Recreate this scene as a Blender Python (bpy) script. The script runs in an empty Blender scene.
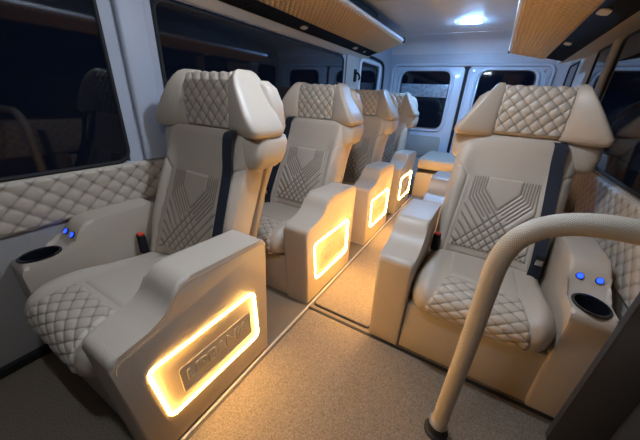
import bpy, bmesh, math, random
from math import sin, cos, pi, radians, exp
from mathutils import Matrix, Vector
random.seed(4)
C = bpy.context.scene.collection

# ------------------------------------------------------------------ materials
def new_mat(name):
    m = bpy.data.materials.new(name); m.use_nodes = True
    return m, m.node_tree, m.node_tree.nodes['Principled BSDF']
def setp(b, **k):
    for n, v in k.items():
        n = n.replace('_', ' ')
        if n in b.inputs: b.inputs[n].default_value = v
def plain(name, col, rough=.5, metal=0, spec=.5, bump=0, bscale=60, var=0, coat=0):
    m, nt, b = new_mat(name)
    b.inputs['Base Color'].default_value = (*col, 1)
    b.inputs['Roughness'].default_value = rough
    b.inputs['Metallic'].default_value = metal
    b.inputs['Specular IOR Level'].default_value = spec
    b.inputs['Coat Weight'].default_value = coat
    tc = nt.nodes.new('ShaderNodeTexCoord')
    nz = nt.nodes.new('ShaderNodeTexNoise'); nz.inputs['Scale'].default_value = bscale
    nz.inputs['Detail'].default_value = 5
    nt.links.new(tc.outputs['Object'], nz.inputs['Vector'])
    if bump:
        bp = nt.nodes.new('ShaderNodeBump'); bp.inputs['Strength'].default_value = bump
        bp.inputs['Distance'].default_value = .002
        nt.links.new(nz.outputs['Fac'], bp.inputs['Height'])
        nt.links.new(bp.outputs['Normal'], b.inputs['Normal'])
    if var:
        r = nt.nodes.new('ShaderNodeValToRGB')
        r.color_ramp.elements[0].position = .3; r.color_ramp.elements[1].position = .7
        r.color_ramp.elements[0].color = (*[c*(1-var) for c in col], 1)
        r.color_ramp.elements[1].color = (*[min(1, c*(1+var)) for c in col], 1)
        nt.links.new(nz.outputs['Fac'], r.inputs['Fac'])
        nt.links.new(r.outputs['Color'], b.inputs['Base Color'])
    return m
def emis(name, col, strength):
    m, nt, b = new_mat(name)
    b.inputs['Base Color'].default_value = (*col, 1)
    b.inputs['Emission Color'].default_value = (*col, 1)
    b.inputs['Emission Strength'].default_value = strength
    return m
LEA = (.50, .415, .325)
M = {}
def seam_shaded(m, col, dark):  # paints the shade inside stitched grooves into the base colour
    nt = m.node_tree; b = nt.nodes['Principled BSDF']
    at = nt.nodes.new('ShaderNodeAttribute'); at.attribute_name = 'seam_shade'
    mx = nt.nodes.new('ShaderNodeMix'); mx.data_type = 'RGBA'
    mx.inputs['A'].default_value = (*col, 1); mx.inputs['B'].default_value = (*dark, 1)
    nt.links.new(at.outputs['Fac'], mx.inputs['Factor']); nt.links.new(mx.outputs['Result'], b.inputs['Base Color'])
    return m
M['leather'] = plain('beige_leather', LEA, .42, bump=.35, bscale=220, spec=.5)
seam_shaded(M['leather'], LEA, (.19, .15, .11))
M['leather_dull'] = plain('beige_side_leather', (.50, .42, .33), .55, bump=.3, bscale=200)
M['piping'] = plain('leather_piping', (.40, .34, .27), .5)
M['panel'] = plain('moulded_panel', (.54, .46, .33), .45, bump=.1, bscale=90)
M['lower_wall'] = plain('lower_wall_vinyl', (.36, .33, .30), .6, bump=.2, bscale=150)
M['paint'] = plain('grey_body_paint', (.50, .52, .56), .42, bump=.12, bscale=12, var=.04)
M['trim'] = plain('pillar_trim', (.42, .44, .50), .5, bump=.1, bscale=60)
M['beige_trim'] = plain('beige_trim', (.42, .38, .33), .55, bump=.1, bscale=60)
M['door'] = plain('rear_door_paint', (.60, .64, .70), .35, bump=.05, bscale=20, coat=.2)
M['ceiling'] = plain('headliner', (.62, .65, .69), .55, bump=.3, bscale=9, var=.03)
M['black'] = plain('black_plastic', (.012, .012, .014), .6, spec=.2, bump=.1, bscale=200)
M['rack_black'] = plain('rack_black_vinyl', (.006, .006, .007), .85, spec=.1)
M['rubber'] = plain('black_rubber', (.01, .01, .01), .7)
M['gloss'] = plain('gloss_black', (.006, .007, .01), .15)
M['belt'] = plain('belt_webbing', (.012, .016, .028), .6, bump=.5, bscale=300)
M['red'] = plain('red_button', (.7, .05, .02), .4)
M['steel'] = plain('brushed_steel', (.6, .6, .6), .3, metal=1)
M['partition'] = plain('dark_partition_vinyl', (.045, .045, .048), .6, bump=.3, bscale=180)
M['lens'] = plain('lamp_lens', (.62, .56, .45), .4)
M['white'] = plain('white_edge', (.75, .78, .82), .4)
M['rackquilt'] = plain('tan_rack_leather', (.52, .38, .23), .5, bump=.3, bscale=200)
seam_shaded(M['rackquilt'], (.52, .38, .23), (.20, .12, .06))
M['film'] = plain('grey_window_film', (.30, .34, .38), .25, bump=.4, bscale=20, var=.35)
M['glass'] = plain('dark_night_glass', (.004, .006, .012), .04, spec=.55, bump=0)
M['strip'] = emis('warm_led', (1, .56, .145), 105)
M['cool'] = emis('cool_lamp', (.22, .50, 1), 800)
M['cool2'] = emis('cool_lamp_mid', (.66, .80, 1), 470)
M['cool3'] = emis('cool_lamp_front', (.75, .86, 1), 190)
M['blue'] = emis('blue_led', (.01, .05, 1), 3.5)

def carpet(name, c1, c2, scale=420):
    m, nt, b = new_mat(name); b.inputs['Roughness'].default_value = .95
    b.inputs['Specular IOR Level'].default_value = .15
    tc = nt.nodes.new('ShaderNodeTexCoord'); nz = nt.nodes.new('ShaderNodeTexNoise')
    nz.inputs['Scale'].default_value = scale*.5; nz.inputs['Detail'].default_value = 3
    nz.inputs['Roughness'].default_value = .8
    nt.links.new(tc.outputs['Object'], nz.inputs['Vector'])
    r = nt.nodes.new('ShaderNodeValToRGB')
    r.color_ramp.elements[0].position = .38; r.color_ramp.elements[1].position = .62
    r.color_ramp.elements[0].color = (*c1, 1); r.color_ramp.elements[1].color = (*c2, 1)
    nt.links.new(nz.outputs['Fac'], r.inputs['Fac']); nt.links.new(r.outputs['Color'], b.inputs['Base Color'])
    bp = nt.nodes.new('ShaderNodeBump'); bp.inputs['Strength'].default_value = .8; bp.inputs['Distance'].default_value = .004
    nt.links.new(nz.outputs['Fac'], bp.inputs['Height']); nt.links.new(bp.outputs['Normal'], b.inputs['Normal'])
    return m
M['carpet'] = carpet('tan_carpet', (.14, .11, .08), (.30, .245, .185))
M['carpet2'] = carpet('brown_carpet', (.16, .12, .085), (.30, .24, .17))

# perforated leather wrap for the hand rail: dots from the tube's own UV map
def perforated():
    m, nt, b = new_mat('perforated_wrap'); b.inputs['Roughness'].default_value = .5
    uv = nt.nodes.new('ShaderNodeUVMap'); sp = nt.nodes.new('ShaderNodeSeparateXYZ')
    nt.links.new(uv.outputs['UV'], sp.inputs['Vector'])
    def mth(op, a, c=None):
        n = nt.nodes.new('ShaderNodeMath'); n.operation = op
        for i, v in enumerate((a, c)):
            if v is None: continue
            if isinstance(v, (int, float)): n.inputs[i].default_value = v
            else: nt.links.new(v, n.inputs[i])
        return n.outputs[0]
    a = mth('ADD', sp.outputs['X'], sp.outputs['Y']); c = mth('SUBTRACT', sp.outputs['X'], sp.outputs['Y'])
    sa = mth('SINE', mth('MULTIPLY', a, 2*pi*.5)); sc = mth('SINE', mth('MULTIPLY', c, 2*pi*.5))
    h = mth('MULTIPLY', mth('ABSOLUTE', sa), mth('ABSOLUTE', sc))
    r = nt.nodes.new('ShaderNodeValToRGB')
    r.color_ramp.elements[0].position = .60; r.color_ramp.elements[1].position = .85
    r.color_ramp.elements[0].color = (.52, .45, .35, 1); r.color_ramp.elements[1].color = (.25, .20, .15, 1)
    nt.links.new(h, r.inputs['Fac']); nt.links.new(r.outputs['Color'], b.inputs['Base Color'])
    bp = nt.nodes.new('ShaderNodeBump'); bp.inputs['Strength'].default_value = .6; bp.inputs['Distance'].default_value = .0015
    bp.invert = True
    nt.links.new(h, bp.inputs['Height']); nt.links.new(bp.outputs['Normal'], b.inputs['Normal'])
    return m
M['perf'] = perforated()

# ------------------------------------------------------------------ helpers
def link(name, me, mat, parent=None):
    o = bpy.data.objects.new(name, me); C.objects.link(o)
    if mat: me.materials.append(M[mat])
    if parent: o.parent = parent
    return o
def tag(o, label=None, cat=None, group=None, kind=None):
    if label: o['label'] = label
    if cat: o['category'] = cat
    if group: o['group'] = group
    if kind: o['kind'] = kind
    return o
def empty(name, loc):
    o = bpy.data.objects.new(name, None); C.objects.link(o); o.location = loc
    o.empty_display_size = .1
    return o
class MB:
    """collects shapes into one mesh"""
    def __init__(s): s.bm = bmesh.new()
    def box(s, x0, x1, y0, y1, z0, z1, bevel=0, seg=2):
        vs = [s.bm.verts.new((x, y, z)) for x in (x0, x1) for y in (y0, y1) for z in (z0, z1)]
        q = [(0,1,3,2),(4,6,7,5),(0,4,5,1),(2,3,7,6),(0,2,6,4),(1,5,7,3)]
        fs = [s.bm.faces.new([vs[i] for i in f]) for f in q]
        if bevel:
            es = list({e for f in fs for e in f.edges})
            bmesh.ops.bevel(s.bm, geom=es, offset=bevel, segments=seg, profile=.5, affect='EDGES')
        return s
    def loft(s, rings, cap=True):
        R = [[s.bm.verts.new(p) for p in r] for r in rings]; n = len(R[0])
        for a, b in zip(R, R[1:]):
            for i in range(n):
                s.bm.faces.new((a[i], a[(i+1) % n], b[(i+1) % n], b[i]))
        if cap:
            s.bm.faces.new(R[0]); s.bm.faces.new(list(reversed(R[-1])))
        return s
    def sheet(s, fn, nu, nv):
        lay = s.bm.verts.layers.float.get('seam_shade') or s.bm.verts.layers.float.new('seam_shade')
        g = []
        for i in range(nu+1):
            row = []
            for j in range(nv+1):
                p = fn(i/nu, j/nv); v = s.bm.verts.new(p[:3])
                if len(p) > 3: v[lay] = min(1, max(0, 1-p[3]*1.75)**1.2*1.25)  # painted groove shade, strongest at the groove bottom
                row.append(v)
            g.append(row)
        for i in range(nu):
            for j in range(nv):
                s.bm.faces.new((g[i][j], g[i+1][j], g[i+1][j+1], g[i][j+1]))
        return s
    def prism(s, prof, x0, x1, bevel=0, seg=3, axis='x'):
        def P(a, b, t):
            return {'x': (t, a, b), 'y': (a, t, b), 'z': (a, b, t)}[axis]
        A = [s.bm.verts.new(P(a, b, x0)) for a, b in prof]; B = [s.bm.verts.new(P(a, b, x1)) for a, b in prof]
        n = len(prof)
        fa = s.bm.faces.new(A); fb = s.bm.faces.new(list(reversed(B)))
        for i in range(n): s.bm.faces.new((A[i], B[i], B[(i+1) % n], A[(i+1) % n]))
        if bevel:
            es = list(fa.edges)+list(fb.edges)
            bmesh.ops.bevel(s.bm, geom=es, offset=bevel, segments=seg, profile=.5, affect='EDGES')
        return s
    def tube(s, pts, r, n=12, cap=True):
        pts = [Vector(p) for p in pts]; rings = []
        up = Vector((0, 0, 1)); prev = None
        for i, p in enumerate(pts):
            t = (pts[min(i+1, len(pts)-1)]-pts[max(i-1, 0)]).normalized()
            if prev is None:
                a = t.orthogonal().normalized()
            else:
                a = (prev - t*prev.dot(t)).normalized()
            prev = a; b = t.cross(a)
            rr = r[i] if isinstance(r, (list, tuple)) else r
            rings.append([p + a*rr*cos(2*pi*k/n) + b*rr*sin(2*pi*k/n) for k in range(n)])
        return s.loft(rings, cap)
    def lathe(s, prof, c, n=28, ey=1.0, cap=True):
        rings = [[(c[0]+r*cos(2*pi*k/n), c[1]+r*ey*sin(2*pi*k/n), c[2]+z) for k in range(n)] for r, z in prof]
        return s.loft(rings, cap)
    def build(s, name, mat, parent=None, smooth=True, ang=40, mirror=1):
        bm = s.bm
        if mirror < 0:
            for v in bm.verts: v.co.x = -v.co.x
        bmesh.ops.recalc_face_normals(bm, faces=bm.faces)
        me = bpy.data.meshes.new(name)
        if smooth:
            for f in bm.faces: f.smooth = True
            for e in bm.edges:
                if len(e.link_faces) == 2 and e.calc_face_angle(0) > radians(ang): e.smooth = False
        bm.to_mesh(me); bm.free()
        return link(name, me, mat, parent)
def struct(name, mb, mat, parent=None, **k):
    o = mb.build(name, mat, parent, **k)
    if not parent: o['kind'] = 'structure'
    return o
def rounded(pts, r, n=5):
    """round the corners of a closed 2D polygon"""
    out = []; m = len(pts)
    for i, p in enumerate(pts):
        p = Vector(p); a = Vector(pts[i-1]); b = Vector(pts[(i+1) % m])
        rr = r[i] if isinstance(r, (list, tuple)) else r
        if rr <= 0: out.append(tuple(p)); continue
        da = (a-p); db = (b-p); k = min(rr, da.length*.48, db.length*.48)
        s = p+da.normalized()*k; e = p+db.normalized()*k
        for j in range(n+1):
            t = j/n
            q = s*(1-t)**2 + p*2*t*(1-t) + e*t*t
            out.append((q.x, q.y))
    return out
def rrect(a0, a1, b0, b1, r, n=6):
    return rounded([(a0, b0), (a1, b0), (a1, b1), (a0, b1)], r, n)
def interp(tab, t):
    """smooth interpolation in a table [(t, v...)]"""
    if t <= tab[0][0]: return tab[0][1:]
    for a, b in zip(tab, tab[1:]):
        if t <= b[0]:
            k = (t-a[0])/(b[0]-a[0])
            return tuple(x+(y-x)*k for x, y in zip(a[1:], b[1:]))
    return tab[-1][1:]
def catmull(pts, n):
    P = [Vector(p) for p in pts]; P = [P[0]*2-P[1]]+P+[P[-1]*2-P[-2]]; out = []
    for i in range(1, len(P)-2):
        for k in range(n):
            t = k/n
            out.append(.5*((2*P[i])+(-P[i-1]+P[i+1])*t+(2*P[i-1]-5*P[i]+4*P[i+1]-P[i+2])*t*t+(-P[i-1]+3*P[i]-3*P[i+1]+P[i+2])*t**3))
    out.append(P[-2]); return out
def quilt(a, b, pa, pb):
    """puffed diamond height 0..1, grooves along both diagonals"""
    u = a/pa+b/pb; v = a/pa-b/pb
    h = abs(sin(pi*u))*abs(sin(pi*v))
    return h**.42
def sgnpow(c, e): return math.copysign(abs(c)**e, c)

# ------------------------------------------------------------------ seat
def cushion_profile():
    return catmull([(.56, .405, 0), (.42, .415, 0), (.28, .435, 0), (.15, .458, 0), (.06, .458, 0), (-.01, .435, 0),
                    (-.045, .385, 0), (-.040, .33, 0), (.0, .298, 0)], 8)
CP = cushion_profile()
def cush(x, t, off=0):
    """point on the cushion top; x in -.285...285, t 0 rear ..1 front bottom"""
    f = t*(len(CP)-1); i = min(int(f), len(CP)-2); k = f-i
    p = CP[i].lerp(CP[i+1], k); tg = (CP[i+1]-CP[i]).normalized()
    nrm = Vector((tg.y, -tg.x))                      # outward (up / forward)
    if nrm.y < 0 and t < .5: nrm = -nrm
    ax = abs(x)/.285
    bol = .022*exp(-((ax-.82)/.13)**2)*max(0, 1-max(0, (t-.55))/.45)*min(1, .3+t*2)
    edge = -.035*ax**12
    o = off+bol+edge
    front = max(0, (t-.35)/.65)
    d = p.x + nrm.x*o + .045*ax**7*front
    z = p.y + nrm.y*o
    return d, z
def make_seat(root_name, loc, s, belt_side, label, group=None):
    """s=+1: aisle on +x.  local: x across, y depth from the front, z up"""
    root = empty(root_name, loc); tag(root, label, 'seat', group)
    B = lambda mb, n, m, p=root, **k: mb.build(n, m, p, mirror=s, **k)
    # base
    mb = MB(); mb.box(-.298, .298, .012, .60, .0, .30, .008); B(mb, 'seat_base', 'leather_dull')
    # cushion
    mb = MB(); rings = []; NX = 44
    for i in range(NX+1):
        x = -.293+.586*i/NX
        ring = [(x, *cush(x, j/48)) for j in range(49)]
        ring += [(x, .1, .285), (x, .56, .285)]
        rings.append(ring)
    mb.loft(rings); cu = B(mb, 'seat_cushion', 'leather')
    def hw(t): return .155+.060*min(1, max(0, (t-.38)/.40))**1.0
    def qf(u, v):
        t = .40+.56*v; x = (u*2-1)*hw(t)
        e = min(u, 1-u)*2*hw(t)/.02; e2 = min(v, 1-v)*.62*.75/.02
        fade = min(1, e, e2)
        h = quilt(x, t*.80, .078, .072)
        d, z = cush(x, t, -.004+fade*(.008+.007*h)); return (x, d, z, h)
    mb = MB(); mb.sheet(qf, 120, 120); B(mb, 'quilted_insert', 'leather', cu, ang=180)
    def pf(u, v):
        t = .03+.36*v; x = (u*2-1)*(.165-.012*v)
        fade = min(1, min(u, 1-u)*.32/.012, min(v, 1-v)*.30/.016)
        d, z = cush(x, t, -.004+fade*.011); return (x, d, z)
    mb = MB(); mb.sheet(pf, 50, 30); B(mb, 'plain_insert', 'leather', cu, ang=180)
    # backrest
    BT = [(.38, .278, .525, .68), (.42, .286, .515, .69), (.60, .290, .565, .75), (.80, .292, .645, .83), (.93, .292, .690, .88), (1.0, .292, .708, .90), (1.055, .290, .722, .92), (1.08, .285, .735, .93)]
    SEAM = [(.222, .40), (.200, .86), (.235, .905), (.30, .925)]
    def seamd(x, z):
        best = 9; x = abs(x)
        for (ax, az), (bx_, bz) in zip(SEAM, SEAM[1:]):
            dx, dz_ = bx_-ax, bz-az; t = max(0, min(1, ((x-ax)*dx+(z-az)*dz_)/(dx*dx+dz_*dz_)))
            best = min(best, math.hypot(x-ax-t*dx, z-az-t*dz_))
        return best
    def bfront(x, z):
        w, f, b = interp(BT, z); a = abs(x)/w
        return f + .010*exp(-(seamd(x, z)/.006)**2) - .040*exp(-((a-.84)/.16)**2)*(1-max(0, (z-.80))/.25) + .03*a**12
    mb = MB(); rings = []
    for i in range(111):
        z = .38+.70*i/110; w, f, b = interp(BT, z); ring = []
        for k in range(101):
            q = k/50-1; x = w*(.75*q+.25*sin(pi/2*q))
            ring.append((x, bfront(x, z), z))
        for k in range(9):
            x = w*(1-2*k/8)*.97
            ring.append((x, b-.03*abs(1-2*k/8)**4, z))
        rings.append(ring)
    mb.loft(rings); back = B(mb, 'backrest', 'leather', ang=60)
    # chevron insert
    ztop, zbot = .87, .45
    def ihw(v): return .168+.035*v
    lines = []
    for sg in (-1, 1):
        for i in range(6):
            x0 = sg*(.156-.0135*i); zb = .735+.012*i; k = 1.15
            lines.append(((x0, .9), (x0, zb)))
            L = .5 if i % 2 == 0 else .085
            lines.append(((x0, zb), (x0-sg*L, zb-L*k)))
        for i in range(1, 6):                             # outer diagonals below
            zb = .735-.055*i
            lines.append(((sg*.24, zb+.084*k), (-sg*.4, zb-.556*k)))
    def dist(px, pz):
        best = 9
        for (ax, az), (bx, bz) in lines:
            dx, dz = bx-ax, bz-az; t = max(0, min(1, ((px-ax)*dx+(pz-az)*dz)/(dx*dx+dz*dz)))
            q = math.hypot(px-ax-t*dx, pz-az-t*dz)
            if q < best: best = q
        return best
    def cf(u, v):
        z = ztop+(zbot-ztop)*v; x = (u*2-1)*ihw(v)
        fade = min(1, min(u, 1-u)*.36/.010, min(v, 1-v)*.42/.010)
        h = 1-exp(-(dist(x, z)/.0055)**1.5)
        return (x, bfront(x, z)+.006-fade*(.010+.008*h), z, h*.9)
    mb = MB(); mb.sheet(cf, 100, 120); B(mb, 'stitched_insert', 'leather', back, ang=180)
    # shoulder block, wider than the back, wraps round to the rear shell
    mb = MB(); rings = []
    ST = [(.905, .292, .735, .90), (.918, .330, .718, .935), (.94, .350, .708, .96), (.99, .358, .712, .99), (1.035, .358, .722, 1.0), (1.062, .350, .735, .99), (1.074, .330, .755, .97)]
    for z, w, f, b in ST:
        ring = []
        for k in range(48):
            a = 2*pi*k/48; c, sn = cos(a), sin(a)
            x = w*sgnpow(c, .45); y = (f+b)/2+(b-f)/2*sgnpow(sn, .45)
            # sides of the block hang lower, like small wings
            dz = -.0
            if z < .99: dz = .055*(1-min(1, abs(x)/.33))
            ring.append((x, y - (.02*abs(x/w)**3 if sn < 0 else 0), z+dz*.6))
        rings.append(ring)
    mb.loft(rings); B(mb, 'shoulder_bolster', 'leather', ang=60)
    # rear shell rising behind the headrest
    mb = MB(); rings = []
    for z, w, f, b in [(0.5, 0.25, 0.745, 0.785), (0.52, 0.262, 0.745, 0.805), (0.8, 0.268, 0.815, 0.905), (0.95, 0.285, 0.855, 0.965), (1.1, 0.325, 0.865, 1.005), (1.2, 0.31, 0.865, 1.005), (1.27, 0.28, 0.87, 0.99), (1.3, 0.24, 0.885, 0.965)]:
        rings.append([(w*sgnpow(cos(2*pi*k/40), .5), (f+b)/2+(b-f)/2*sgnpow(sin(2*pi*k/40), .5), z) for k in range(40)])
    mb.loft(rings); B(mb, 'back_shell', 'leather', ang=60)
    # headrest: quilted pad and two wings
    PT = [(1.072, 0.775, 0.895), (1.087, 0.76, 0.91), (1.202, 0.76, 0.915), (1.288, 0.775, 0.92), (1.315, 0.79, 0.915), (1.326, 0.815, 0.895)]
    mb = MB(); rings = []
    for z, f, b in PT:
        rings.append([(.165*sgnpow(cos(2*pi*k/32), .3), (f+b)/2+(b-f)/2*sgnpow(sin(2*pi*k/32), .3), z) for k in range(32)])
    mb.loft(rings); hr = B(mb, 'headrest', 'leather', ang=60)
    def hf(u, v):
        prof = [(0, 1.076, 0.78), (0.1, 1.09, 0.762), (0.5, 1.202, 0.76), (0.85, 1.292, 0.776), (0.94, 1.316, 0.793), (1, 1.326, 0.82)]
        z, d = interp(prof, v); x = (u*2-1)*.160
        fade = min(1, min(u, 1-u)*.32/.010, min(v, 1-v)*.28/.010)
        h = quilt(x, v*.27, .062, .066)
        o = -.004+fade*(.006+.010*h)
        up = max(0, (v-.8)/.2)
        return (x, d-o*(1-up*.6), z+o*up, h)
    mb = MB(); mb.sheet(hf, 90, 90); B(mb, 'quilted_pad', 'leather', hr, ang=180)
    for sg in (-1, 1):
        mb = MB(); rings = []
        WT = [(1.056, 0.155, 0.335, 0.77, 0.875, 0.02), (1.062, 0.148, 0.352, 0.75, 0.905, 0.032), (1.077, 0.145, 0.362, 0.74, 0.92, 0.04), (1.101, 0.145, 0.36, 0.735, 0.925, 0.042),
              (1.154, 0.146, 0.322, 0.735, 0.925, 0.038), (1.211, 0.147, 0.285, 0.74, 0.925, 0.03), (1.269, 0.148, 0.245, 0.75, 0.925, 0.022), (1.307, 0.15, 0.218, 0.765, 0.92, 0.014), (1.328, 0.154, 0.204, 0.785, 0.905, 0.01), (1.339, 0.163, 0.19, 0.81, 0.885, 0.005)]
        for z, xi, xo, f, b, sk in WT:
            ring = []
            for k in range(36):
                c, sn = cos(2*pi*k/36), sin(2*pi*k/36)
                x = (xi+xo)/2+(xo-xi)/2*sgnpow(c, .32); y = (f+b)/2+(b-f)/2*sgnpow(sn, .32)
                if sn < 0: y += .014-(sk+.022)*((x-xi)/(xo-xi))**1.0 * abs(sn)**.4
                ring.append((sg*x, y, z))
            rings.append(ring)
        mb.loft(rings); B(mb, 'headrest_wing', 'leather', hr, ang=60)
    # aisle armrest
    prof = rounded([(.0, .0), (-.035, .545), (.10, .57), (.155, .60), (.205, .685), (.60, .665), (.62, .64), (.62, 0)], [0, .03, .04, .03, .045, .03, .01, 0], 5)
    mb = MB(); mb.prism(prof, .300, .470, .016, 4); arm = B(mb, 'armrest', 'leather', ang=50)
    pip = [(.4715-.003, y, z-.020) for y, z in prof[1:-2]]
    mb = MB(); mb.tube([(p[0], p[1]+(.012 if p[1] < .02 else 0), p[2]) for p in pip if p[2] > .48], .0028, 6); B(mb, 'piping', 'piping', arm)
    # lit panel on the aisle side
    lp = [(.085, .155), (.545, .150), (.530, .425), (.050, .425)]
    outer = rounded(lp, .03, 5)
    mb = MB(); mb.tube([(.4708, y, z) for y, z in outer+[outer[0]]], .0046, 8, cap=False); ls = B(mb, 'light_strip', 'strip', arm); ls['label'] = 'glowing warm white light strip'
    pl = rounded([(.150, .212), (.500, .205), (.495, .335), (.145, .335)], .012, 3)
    mb = MB(); mb.prism(pl, .467, .4705, .001, 1); plate = B(mb, 'emblem_plate', 'panel', arm)
    mb = MB(); mb.tube([(.4702, y, z) for y, z in pl+[pl[0]]], .0018, 6, cap=False); B(mb, 'plate_rim', 'piping', plate)
    cu_ = bpy.data.curves.new('t', 'FONT'); cu_.body = 'URBANIA'; cu_.size = .098; cu_.extrude = .0014; cu_.bevel_depth = .001
    cu_.align_x = 'CENTER'; cu_.align_y = 'CENTER'; cu_.offset = .002; cu_.space_character = .92
    to = bpy.data.objects.new('t', cu_); me = bpy.data.meshes.new_from_object(to)
    bpy.data.objects.remove(to)
    xs = [v.co.x for v in me.vertices]; sc = .31/(max(xs)-min(xs))
    for v in me.vertices:
        a, b_, c = v.co
        # text runs along +y when seen from +x side (s=+1), along -y for the mirrored seat
        v.co = (s*(.4708+c), .323+s*a*sc, .272+b_*sc*1.15)
    me.name = 'emblem_letters'
    link('emblem_letters', me, 'panel', plate)
    # window side console with a cup holder
    cprof = rounded([(.0, .0), (.0, .520), (.02, .548), (.175, .548), (.245, .665), (.58, .665), (.60, .64), (.60, 0)], [0, .02, .02, .05, .05, .02, .02, 0], 5)
    mb = MB(); mb.prism(cprof, -.432, -.292, .016, 4); con = mb.build('t', None, None, mirror=s)
    cut = MB().lathe([(.052, 0), (.052, .12)], (-.362*s, .088, .488), 36, 1.25).build('t2', None)
    bo = con.modifiers.new('b', 'BOOLEAN'); bo.object = cut; bo.operation = 'DIFFERENCE'; bo.solver = 'EXACT'
    dg = bpy.context.evaluated_depsgraph_get(); dg.update()
    me = bpy.data.meshes.new_from_object(con.evaluated_get(dg)); me.name = 'console'
    bpy.data.objects.remove(con); bpy.data.objects.remove(cut)
    con = link('side_console', me, 'leather', root)
    mb = MB(); mb.lathe([(.0605, .0595), (.0625, .064), (.058, .0675), (.052, .066), (.050, .060), (.045, .008), (.040, .004), (.001, .003)], (-.362*s, .088, .488), 36, 1.25, cap=False)
    mb.build('cup_holder', 'gloss', con)
    for dx in (-.032, .032):
        mb = MB(); c = Vector((-.362+dx, .207, .607)); nn = Vector((0, -.82, .57)).normalized()
        mb.tube([c-nn*.004, c+nn*.003], .014, 16); ring = B(mb, 'charging_port', 'black', con)
        mb = MB(); mb.tube([c+nn*.0025, c+nn*.0045], .0115, 14); B(mb, 'port_light', 'blue', ring)
    # belt
    bx = belt_side*.235 if belt_side > 0 else -.205
    mb = MB()
    path = [(bx*.9, .745, 1.085), (bx*.92, .688, 1.07), (bx*.95, .665, .99), (bx*1.0, .645, .91), (bx*1.06, .59, .78), (bx*1.13, .520, .62), (bx*1.17, .465, .49), (bx*1.18, .455, .41)]
    rings = []
    for x, y, z in catmull(path, 4):
        w = .029; rings.append([(x-w, y-.0015, z), (x+w, y-.0015, z), (x+w, y+.0015, z), (x-w, y+.0015, z)])
    mb.loft(rings); be = B(mb, 'seat_belt', 'belt')
    mb = MB(); mb.box(bx*1.16-.022, bx*1.16+.022, .436, .456, .49, .55, .006); B(mb, 'belt_tongue', 'black', be)
    mb = MB(); mb.box(bx*1.16-.016, bx*1.16+.016, .430, .438, .498, .53, .003); B(mb, 'tongue_plate', 'steel', be)
    kx = -belt_side*.268
    mb = MB(); mb.box(kx-.021, kx+.021, .445, .478, .41, .52, .007); bk = B(mb, 'belt_buckle', 'black')
    mb = MB(); mb.box(kx-.016, kx+.016, .447, .475, .519, .529, .002); B(mb, 'release_button', 'red', bk)
    return root
def copy_tree(o, parent=None):
    c = o.copy(); C.objects.link(c); c.parent = parent
    for ch in list(o.children): copy_tree(ch, c)
    return c

LX, RX = -1.21, .15
gL = 'recliner seats along the left windows'
s1 = make_seat('passenger_seat', (LX, .205, 0), 1, 1, 'large beige leather seat nearest on the left, its glowing side panel closest to us', gL)
s2 = make_seat('passenger_seat', (LX, 1.21, 0), 1, -1, 'second beige leather seat from the front in the left row', gL)
s3 = copy_tree(s2); s3.location = (LX, 2.17, 0); s3['label'] = 'third beige leather seat in the left row, behind the second'
s4 = copy_tree(s2); s4.location = (LX, 3.11, 0); s4['label'] = 'last and smallest looking beige leather seat in the left row, near the rear doors'
gR = 'recliner seats along the right windows'
r1 = make_seat('passenger_seat', (RX, 1.21, 0), -1, -1, 'beige leather seat on the right of the aisle behind the curved hand rail', gR)
for ch in r1.children:
    if ch.name.startswith('headrest'): ch.location = (.022, -.035, .025)
    if ch.name.startswith(('shoulder', 'back_shell')): ch.location = (.022, .0, .025)
r2 = copy_tree(r1); r2.location = (RX, 2.19, 0); r2['label'] = 'hidden right side seat whose grey armrest shows behind the front right seat'

# ------------------------------------------------------------------ rear bench
bn = empty('rear_bench', (-.05, 3.97, 0)); tag(bn, 'low beige bench with a quilted cushion across the rear end of the aisle', 'bench')
MB().box(-.70, .66, 0, .80, 0, .35, .01).build('bench_base', 'leather_dull', bn)
MB().box(-.68, .64, .03, .78, .352, .40, .004).build('gap_panel', 'black', bn)
bc = MB().box(-.70, .66, -.01, .80, .40, .535, .02, 3).build('bench_cushion', 'leather', bn)
def bq(u, v):
    x = -.685+1.33*u; y = .0+.78*v; h = quilt(x, y, .09, .09)
    return (x, y, .532+min(1, min(u, 1-u)*1.33/.02, min(v, 1-v)*.78/.02)*.012*h+.002, h)
MB().sheet(bq, 150, 80).build('quilted_top', 'leather', bc, ang=180)

# ------------------------------------------------------------------ floor
YF, YB = -1.0, 5.0
XL, XR = -1.66, .66
struct('floor', MB().box(XL-.05, XR+.05, YF, YB+.05, -.05, 0), 'carpet2')
def runner(x0, x1, y0, y1, label):
    r = empty('floor_mat', ((x0+x1)/2, (y0+y1)/2, 0)); tag(r, label, 'mat', 'carpet mats in the walkway')
    hx, hy = (x1-x0)/2, (y1-y0)/2
    MB().prism(rrect(-hx+.008, hx-.008, -hy+.008, hy-.008, .02, 4), .0, .012, .003, 2, axis='z').build('pile', 'carpet', r, ang=60)
    MB().prism(rrect(-hx, hx, -hy, hy, .025, 4), .0, .006, .002, 1, axis='z').build('edge_binding', 'rubber', r)
    return r
runner(-.715, -.325, 1.235, 3.95, 'long tan carpet mat running down the aisle between the seats')
runner(-.715, .64, -.6, 1.185, 'tan carpet mat at the front around the foot of the hand rail')
tag(MB().box(-.735, -.722, -.6, 3.95, 0, .010, .003).build('floor_strip', 'beige_trim'), 'thin tan edging strip on the floor beside the left seats', 'floor strip')

tag(MB().box(-.735, .60, 1.187, 1.207, 0, .006, .002).build('floor_channel', 'rubber'), 'narrow black channel in the floor across the front of the right seat', 'floor channel')
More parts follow.
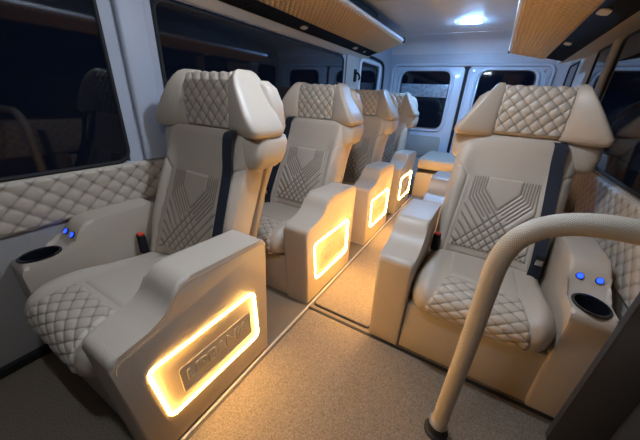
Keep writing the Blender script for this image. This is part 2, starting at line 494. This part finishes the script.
# ------------------------------------------------------------------ left wall
def wall_prism(pts_yz_holes): pass
mb = MB(); x0, x1 = XL-.05, XL
mb.box(x0, x1, YF, YB, 0, .87)
mb.box(x0, x1, YF, YB, 1.69, 2.06)
for a, b in ((.79, 1.05), (3.27, 3.80), (4.50, YB)): mb.box(x0, x1, a, b, .87, 1.69)
struct('wall_left', mb, 'trim', smooth=False)
mb = MB(); mb.box(XL, XL+.004, YF, 3.9, .03, .64); struct('trim_1', mb, 'lower_wall')
mb = MB(); mb.box(XL, XL+.03, YF, YB, 0, .045, .006); struct('baseboard_left', mb, 'rubber')
def window(n, x, sx, y0, y1, z0, z1, r=.07, mat_frame='rubber'):
    """pane seated in the wall opening, sx=+1 faces +x"""
    root = empty('window_%d' % n, (x, (y0+y1)/2, (z0+z1)/2)); root['kind'] = 'structure'
    hy, hz = (y1-y0)/2, (z1-z0)/2
    a, b = (-.02, .006) if sx > 0 else (-.006, .02)
    MB().prism(rrect(-hy, hy, -hz, hz, r), a, b).build('pane', 'glass', root)
    loop = rrect(-hy, hy, -hz, hz, r)
    MB().tube([(b if sx > 0 else a, y, z) for y, z in loop+[loop[0]]], .010, 8, cap=False).build('window_seal', mat_frame, root)
    return root
window(1, XL, 1, -.95, .785, .875, 1.75)
window(2, XL, 1, 1.06, 3.29, .88, 1.665)
window(3, XL, 1, 3.80, 4.42, .88, 1.65, .05)
# the white surround and black seal near the rear corner
loop = rrect(3.76, 4.50, .80, 1.70, .08)
struct('trim_2', MB().tube([(XL+.012, y, z) for y, z in loop+[loop[0]]], .022, 8, cap=False), 'white')
struct('trim_3', MB().tube(catmull([(XL+.01, 4.70, .4), (XL+.01, 4.70, 1.2), (XL+.01, 4.68, 1.6), (XL+.01, 4.6, 1.73), (XL+.01, 4.3, 1.76), (XL+.01, 3.9, 1.76)], 8), .020, 8), 'rubber')
struct('trim_4', MB().prism([(XL, 1.695), (XL+.012, 1.695), (-1.605, 1.742), (-1.62, 1.78), (XL, 1.78)], YF, 3.95, axis='y'), 'beige_trim', ang=20)
struct('trim_5', MB().box(XL, XL+.02, 3.36, 3.72, .875, 1.735, .01), 'beige_trim')
struct('trim_6', MB().box(XL, XL+.035, .86, 1.0, .865, 1.70, .015, 3), 'trim')

def quilt_wall(name, x, sx, y0, y1, z0, z1, label, pa=.088, pb=.080, lean=.0):
    root = empty(name, (x, (y0+y1)/2, z0)); tag(root, label, 'wall panel')
    L, Hh = y1-y0, z1-z0
    prof = rounded([(0, 0), (.018, .0), (.018-lean, Hh), (0, Hh)], [0, .006, .006, 0], 3)
    MB().prism([(sx*a, b) for a, b in prof], -L/2, L/2, axis='y').build('backing_board', 'leather', root, ang=60)
    def f(u, v):
        y = -L/2+L*u; z = Hh*v
        fade = min(1, min(u, 1-u)*L/.015, min(v, 1-v)*Hh/.015)
        h = quilt(y, z, pa, pb)
        return (sx*(.014-lean*v+fade*(.007+.009*h)), y, z, h)
    MB().sheet(f, int(L/.0055), int(Hh/.0055)).build('quilting', 'leather', root, ang=180)
quilt_wall('quilted_wall_panel', XL, 1, -.95, 3.70, .64, .865, 'long diamond quilted beige panel under the left windows')
# hook on the pillar
hk = empty('coat_hook', (XL+.02, 3.60, 1.50)); tag(hk, 'small black coat hook on the left pillar beside the rear window', 'hook')
MB().box(-.012, .018, -.03, .03, -.07, .07, .008).build('hook_plate', 'black', hk)
MB().tube(catmull([(.015, 0, .03), (.05, 0, .02), (.07, 0, -.02), (.06, 0, -.05)], 5), .012, 8).build('hook_arm', 'black', hk)

# ------------------------------------------------------------------ right wall
mb = MB(); mb.box(XR, XR+.05, YF, YB, 0, .90); mb.box(XR, XR+.05, YF, YB, 1.74, 2.06)
for a, b in ((YF, .2), (3.03, 3.24), (3.67, 4.40), (4.9, YB)): mb.box(XR, XR+.05, a, b, .90, 1.74)
struct('wall_right', mb, 'beige_trim', smooth=False)
window(4, XR, -1, .25, 3.05, .905, 1.72)
window(5, XR, -1, 3.245, 3.665, .905, 1.72, .04)
window(6, XR, -1, 4.405, 4.895, .92, 1.72, .05)
struct('trim_7', MB().box(XR-.03, XR, 3.07, 3.21, .88, 1.74, .012, 3), 'beige_trim')
struct('trim_8', MB().prism([(.44, 1.675), (XR, 1.735), (XR, 1.76), (.44, 1.70)], YF, 4.2, axis='y'), 'beige_trim')
struct('baseboard_right', MB().box(XR-.03, XR, YF, YB, 0, .045, .006), 'rubber')
quilt_wall('quilted_wall_panel', XR, -1, .30, 3.40, .54, .88, 'diamond quilted beige panel under the right window beside the seat', .085, .078)

# ------------------------------------------------------------------ rear wall and doors
mb = MB(); mb.box(XL-.05, XR+.05, YB, YB+.05, 1.735, 2.06); mb.box(XL-.05, -1.585, YB, YB+.05, 0, 1.735); mb.box(.50, XR+.05, YB, YB+.05, 0, 1.735)
struct('wall_back', mb, 'paint', smooth=False)
loop = rounded([(-1.60, .2), (-1.60, 1.755), (.52, 1.755), (.52, .2)], [0, .1, .1, 0])
struct('trim_9', MB().tube([(x, YB-.012, z) for x, z in loop], .018, 8), 'door')
def door(n, x0, x1, wx0, wx1, wz0, wz1):
    d = empty('door_%d' % n, ((x0+x1)/2, YB, 0)); d['kind'] = 'structure'; cx = (x0+x1)/2
    mb = MB()
    o = rrect(x0-cx, x1-cx, .02, 1.73, .05, 6); mb.prism(o, -.02, .03, .008, 2, axis='y'); mb.build('door_leaf', 'door', d)
    fr = rrect(wx0-cx-.045, wx1-cx+.045, wz0-.045, wz1+.02, .15)
    MB().tube([(x, -.024, z) for x, z in fr+[fr[0]]], .020, 8, cap=False).build('window_surround', 'door', d)
    w = rrect(wx0-cx, wx1-cx, wz0, wz1, .12)
    MB().prism(w, -.035, -.021, axis='y').build('pane', 'glass', d)
    MB().tube([(x, -.034, z) for x, z in w+[w[0]]], .008, 8, cap=False).build('window_seal', 'rubber', d)
    MB().prism(rrect(wx0-cx-.02, wx1-cx+.05, .40, .73, .04), -.045, -.021, .008, 2, axis='y').build('lower_trim', 'beige_trim', d)
    MB().box(x0-cx+.03, x0-cx+.04, -.03, -.021, .1, 1.65).build('edge_rib', 'door', d)
    MB().box(x1-cx-.04, x1-cx-.03, -.03, -.021, .1, 1.65).build('edge_rib', 'door', d)
    for xx in (x0-cx+.07, x1-cx-.07):
        MB().tube([(xx, -.03, 1.68), (xx, -.018, 1.68)], .016, 14).build('bolt', 'steel', d)
    return d
d1 = door(1, -1.58, -.525, -1.42, -.70, .86, 1.665)
MB().box(-.36, .355, -.041, -.0345, 1.31, 1.49, .002).build('window_film', 'film', d1)
d2 = door(2, -.475, .495, -.31, .34, .86, 1.68)
struct('trim_10', MB().box(-.52, -.48, YB-.012, YB+.03, .02, 1.735), 'rubber')

# ------------------------------------------------------------------ ceiling
mb = MB(); sec = rounded([(XL-.05, 2.05), (XR+.05, 2.05), (XR+.05, 2.12), (XL-.05, 2.12)], 0)
mb.prism(sec, YF, YB+.05, axis='y'); struct('ceiling', mb, 'ceiling')
# rounded cornice between ceiling and rear wall
prof = [(YB, 1.90)]+[(YB-.15+.15*cos(a*pi/16), 1.90+.15*sin(a*pi/16)) for a in range(9)]+[(YB, 2.05)]
mb = MB(); mb.prism(prof, XL, XR, axis='x'); struct('trim_11', mb, 'ceiling')
for k, y in enumerate((2.9, 4.4)):
    struct('trim_%d' % (12+k), MB().box(XL, XR, y-.004, y+.004, 2.047, 2.052), 'paint')
def ceil_lamp(x, y, label, mat, size=(.20, .06)):
    r = empty('ceiling_lamp', (x, y, 2.05)); tag(r, label, 'lamp', 'ceiling lamps')
    a, b = size[0]/2, size[1]/2
    MB().prism(rrect(-a-.008, a+.008, -b-.008, b+.008, b+.006), -.010, .0, .003, 2, axis='z').build('lamp_housing', 'white', r)
    MB().prism(rrect(-a, a, -b, b, b*.95), -.018, -.006, .005, 3, axis='z').build('diffuser', mat, r)
ceil_lamp(-.46, 3.86, 'glowing white ceiling lamp above the rear of the aisle', 'cool')
ceil_lamp(-.46, 1.15, 'white ceiling lamp above the front two seat rows', 'cool2')
ceil_lamp(-.46, .10, 'white ceiling lamp over the front mat, nearest the camera', 'cool3')

# ------------------------------------------------------------------ overhead racks
def rack(xw, xm, xe, zw, zm, ze, y0, y1, sx, label, lamps):
    """xw wall side, xm start of the quilt, xe aisle edge"""
    r = empty('overhead_rack', (0, 0, 0)); tag(r, label, 'luggage rack')
    t = .03
    MB().prism([(xm, zm), (xe, ze), (xe, ze+t), (xm, zm+t)], y0, y1, .004, 2, axis='y').build('shelf_board', 'beige_trim', r, ang=60)
    MB().prism([(xw, zw), (xm, zm), (xm, zm+t), (xw, zw+t+.02)], y0, y1, .003, 1, axis='y').build('lamp_strip', 'rack_black', r, ang=60)
    MB().tube([(xe, y0, ze+.015), (xe, y1, ze+.015)], .017, 10).build('edge_trim', 'white', r)
    Lq = y1-y0; W = math.hypot(xe-xm, ze-zm)
    nx, nz = (ze-zm)/W, -(xe-xm)/W
    if nz > 0: nx, nz = -nx, -nz
    def f(u, v):
        y = y0+Lq*u; k = v; x = xm+(xe-xm)*k; z = zm+(ze-zm)*k
        fade = min(1, min(u, 1-u)*Lq/.012, min(v, 1-v)*W/.012)
        q = quilt(y, v*W, .052, .052)
        h = -.002+fade*(.005+.013*q)
        return (x+nx*h, y, z+nz*h, q)
    MB().sheet(f, int(Lq/.005), int(W/.005)).build('quilted_underside', 'rackquilt', r, ang=180)
    MB().box(min(xe, xe+.02*sx), max(xe, xe+.02*sx), y1-.03, y1+.025, ze-.01, ze+.045, .006).build('end_cap', 'black', r)
    for (y, fr, a, b, mt) in lamps:
        x = xw+(xm-xw)*fr; z = zw+(zm-zw)*fr
        a, b = a*.72, b*.72
        o = MB().prism(rrect(-a, a, -b, b, min(a, b)*.8), -.007, .0, .003, 2, axis='z').build('reading_lamp', mt, r)
        o.location = (x, y, z); o.rotation_euler[1] = -math.atan2(zm-zw, xm-xw) if xm > xw else -math.atan2(zw-zm, xw-xm)
    return r
rack(-1.615, -1.48, -1.175, 1.74, 1.785, 1.89, -.6, 3.9, 1, 'tan quilted overhead rack with white edge along the left side',
     [(1.64, .5, .02, .02, 'gloss'), (2.30, .5, .030, .055, 'lens'), (3.35, .5, .030, .06, 'lens'), (3.62, .5, .02, .025, 'lens')])
rack(.447, .30, -.022, 1.67, 1.70, 1.76, -.6, 3.9, -1, 'wide tan quilted overhead rack along the right side above the windows',
     [(2.12, .75, .035, .07, 'lens'), (3.0, .75, .03, .06, 'lens'), (3.3, .75, .015, .02, 'black')])
tag(MB().box(-1.60, -1.27, 1.2, 3.25, 1.925, 2.045, .02, 3).build('air_duct', 'black'), 'long black duct box resting on the left overhead rack', 'air duct')

# ------------------------------------------------------------------ hand rail
rl = empty('hand_rail', (.113, .866, 0)); tag(rl, 'curved hand rail wrapped in perforated beige leather in front of the right seat', 'hand rail')
path = [(.0, 0, .03), (.002, 0, .25), (.003, 0, .50), (.001, 0, .70), (.002, 0, .83), (.020, 0, .905), (.060, 0, .955), (.115, 0, .985), (.18, 0, .998), (.26, 0, 1.0), (.42, 0, 1.0), (.575, 0, 1.0)]
pts = catmull(path, 8); mb = MB(); bm = mb.bm; n = 28; rad = .029
mb.tube(pts, rad, n)
o = mb.build('rail_tube', 'perf', rl, ang=60)
me = o.data; uvl = me.uv_layers.new(name='UVMap')
cum = [0]
for a, b in zip(pts, pts[1:]): cum.append(cum[-1]+(b-a).length)
for poly in me.polygons:
    vi = list(poly.vertices)
    ks = [v % n for v in vi]; wrap = (max(ks)-min(ks)) > n/2
    for li, v in zip(poly.loop_indices, vi):
        k = v % n; ring = v//n
        if wrap and k < n/2: k += n
        uvl.data[li].uv = (k/n*30, cum[ring]/(2*pi*rad)*30)
MB().lathe([(.046, .0), (.046, .010), (.036, .016), (.036, .05), (.034, .055)], (0, 0, .012), 28).build('foot_collar', 'rubber', rl)
MB().lathe([(.030, .0), (.037, .0), (.037, .008), (.030, .008)], (0, 0, .066), 28).build('collar_ring', 'steel', rl)

# ------------------------------------------------------------------ partition at the lower right
pt = empty('partition_panel', (.672, 1.10, 0)); tag(pt, 'plain dark grey partition panel filling the lower right corner', 'partition')
MB().prism(rounded([(-.165, .012), (-.0, .012), (-.0, .80), (-.155, .80)], [.01, .01, .02, .05]), -.03, .0, .006, 2, axis='y').build('panel_board', 'partition', pt)

struct('trim_14', MB().box(XR-.012, XR, YF, 1.07, .0, .86, .004), 'partition')
# ------------------------------------------------------------------ world, camera, render look
w = bpy.data.worlds.new('night'); bpy.context.scene.world = w; w.use_nodes = True
w.node_tree.nodes['Background'].inputs[0].default_value = (.02, .03, .06, 1)
w.node_tree.nodes['Background'].inputs[1].default_value = .5
cam = bpy.data.cameras.new('camera'); co = bpy.data.objects.new('camera', cam); C.objects.link(co)
R = Matrix(((0.85923699, 0.24743569, -0.44775816), (0.50925245, -0.33034388, 0.79469168), (0.04872091, -0.91085043, -0.40985091)))
rt = R.col[0].normalized(); fw = R.col[2].normalized(); dn = fw.cross(rt).normalized()
rt = dn.cross(fw).normalized()
mw = Matrix.Identity(4)
for i in range(3):
    mw[i][0] = rt[i]; mw[i][1] = -dn[i]; mw[i][2] = -fw[i]
mw[2][3] = 1.25
co.matrix_world = mw
cam.sensor_width = 36; cam.lens = 276.81/640*36; cam.clip_start = .02
sc = bpy.context.scene; sc.camera = co
sc.view_settings.view_transform = 'Standard'; sc.view_settings.look = 'None'; sc.view_settings.gamma = 1
sc.view_settings.use_curve_mapping = False; sc.view_settings.exposure = 0.0
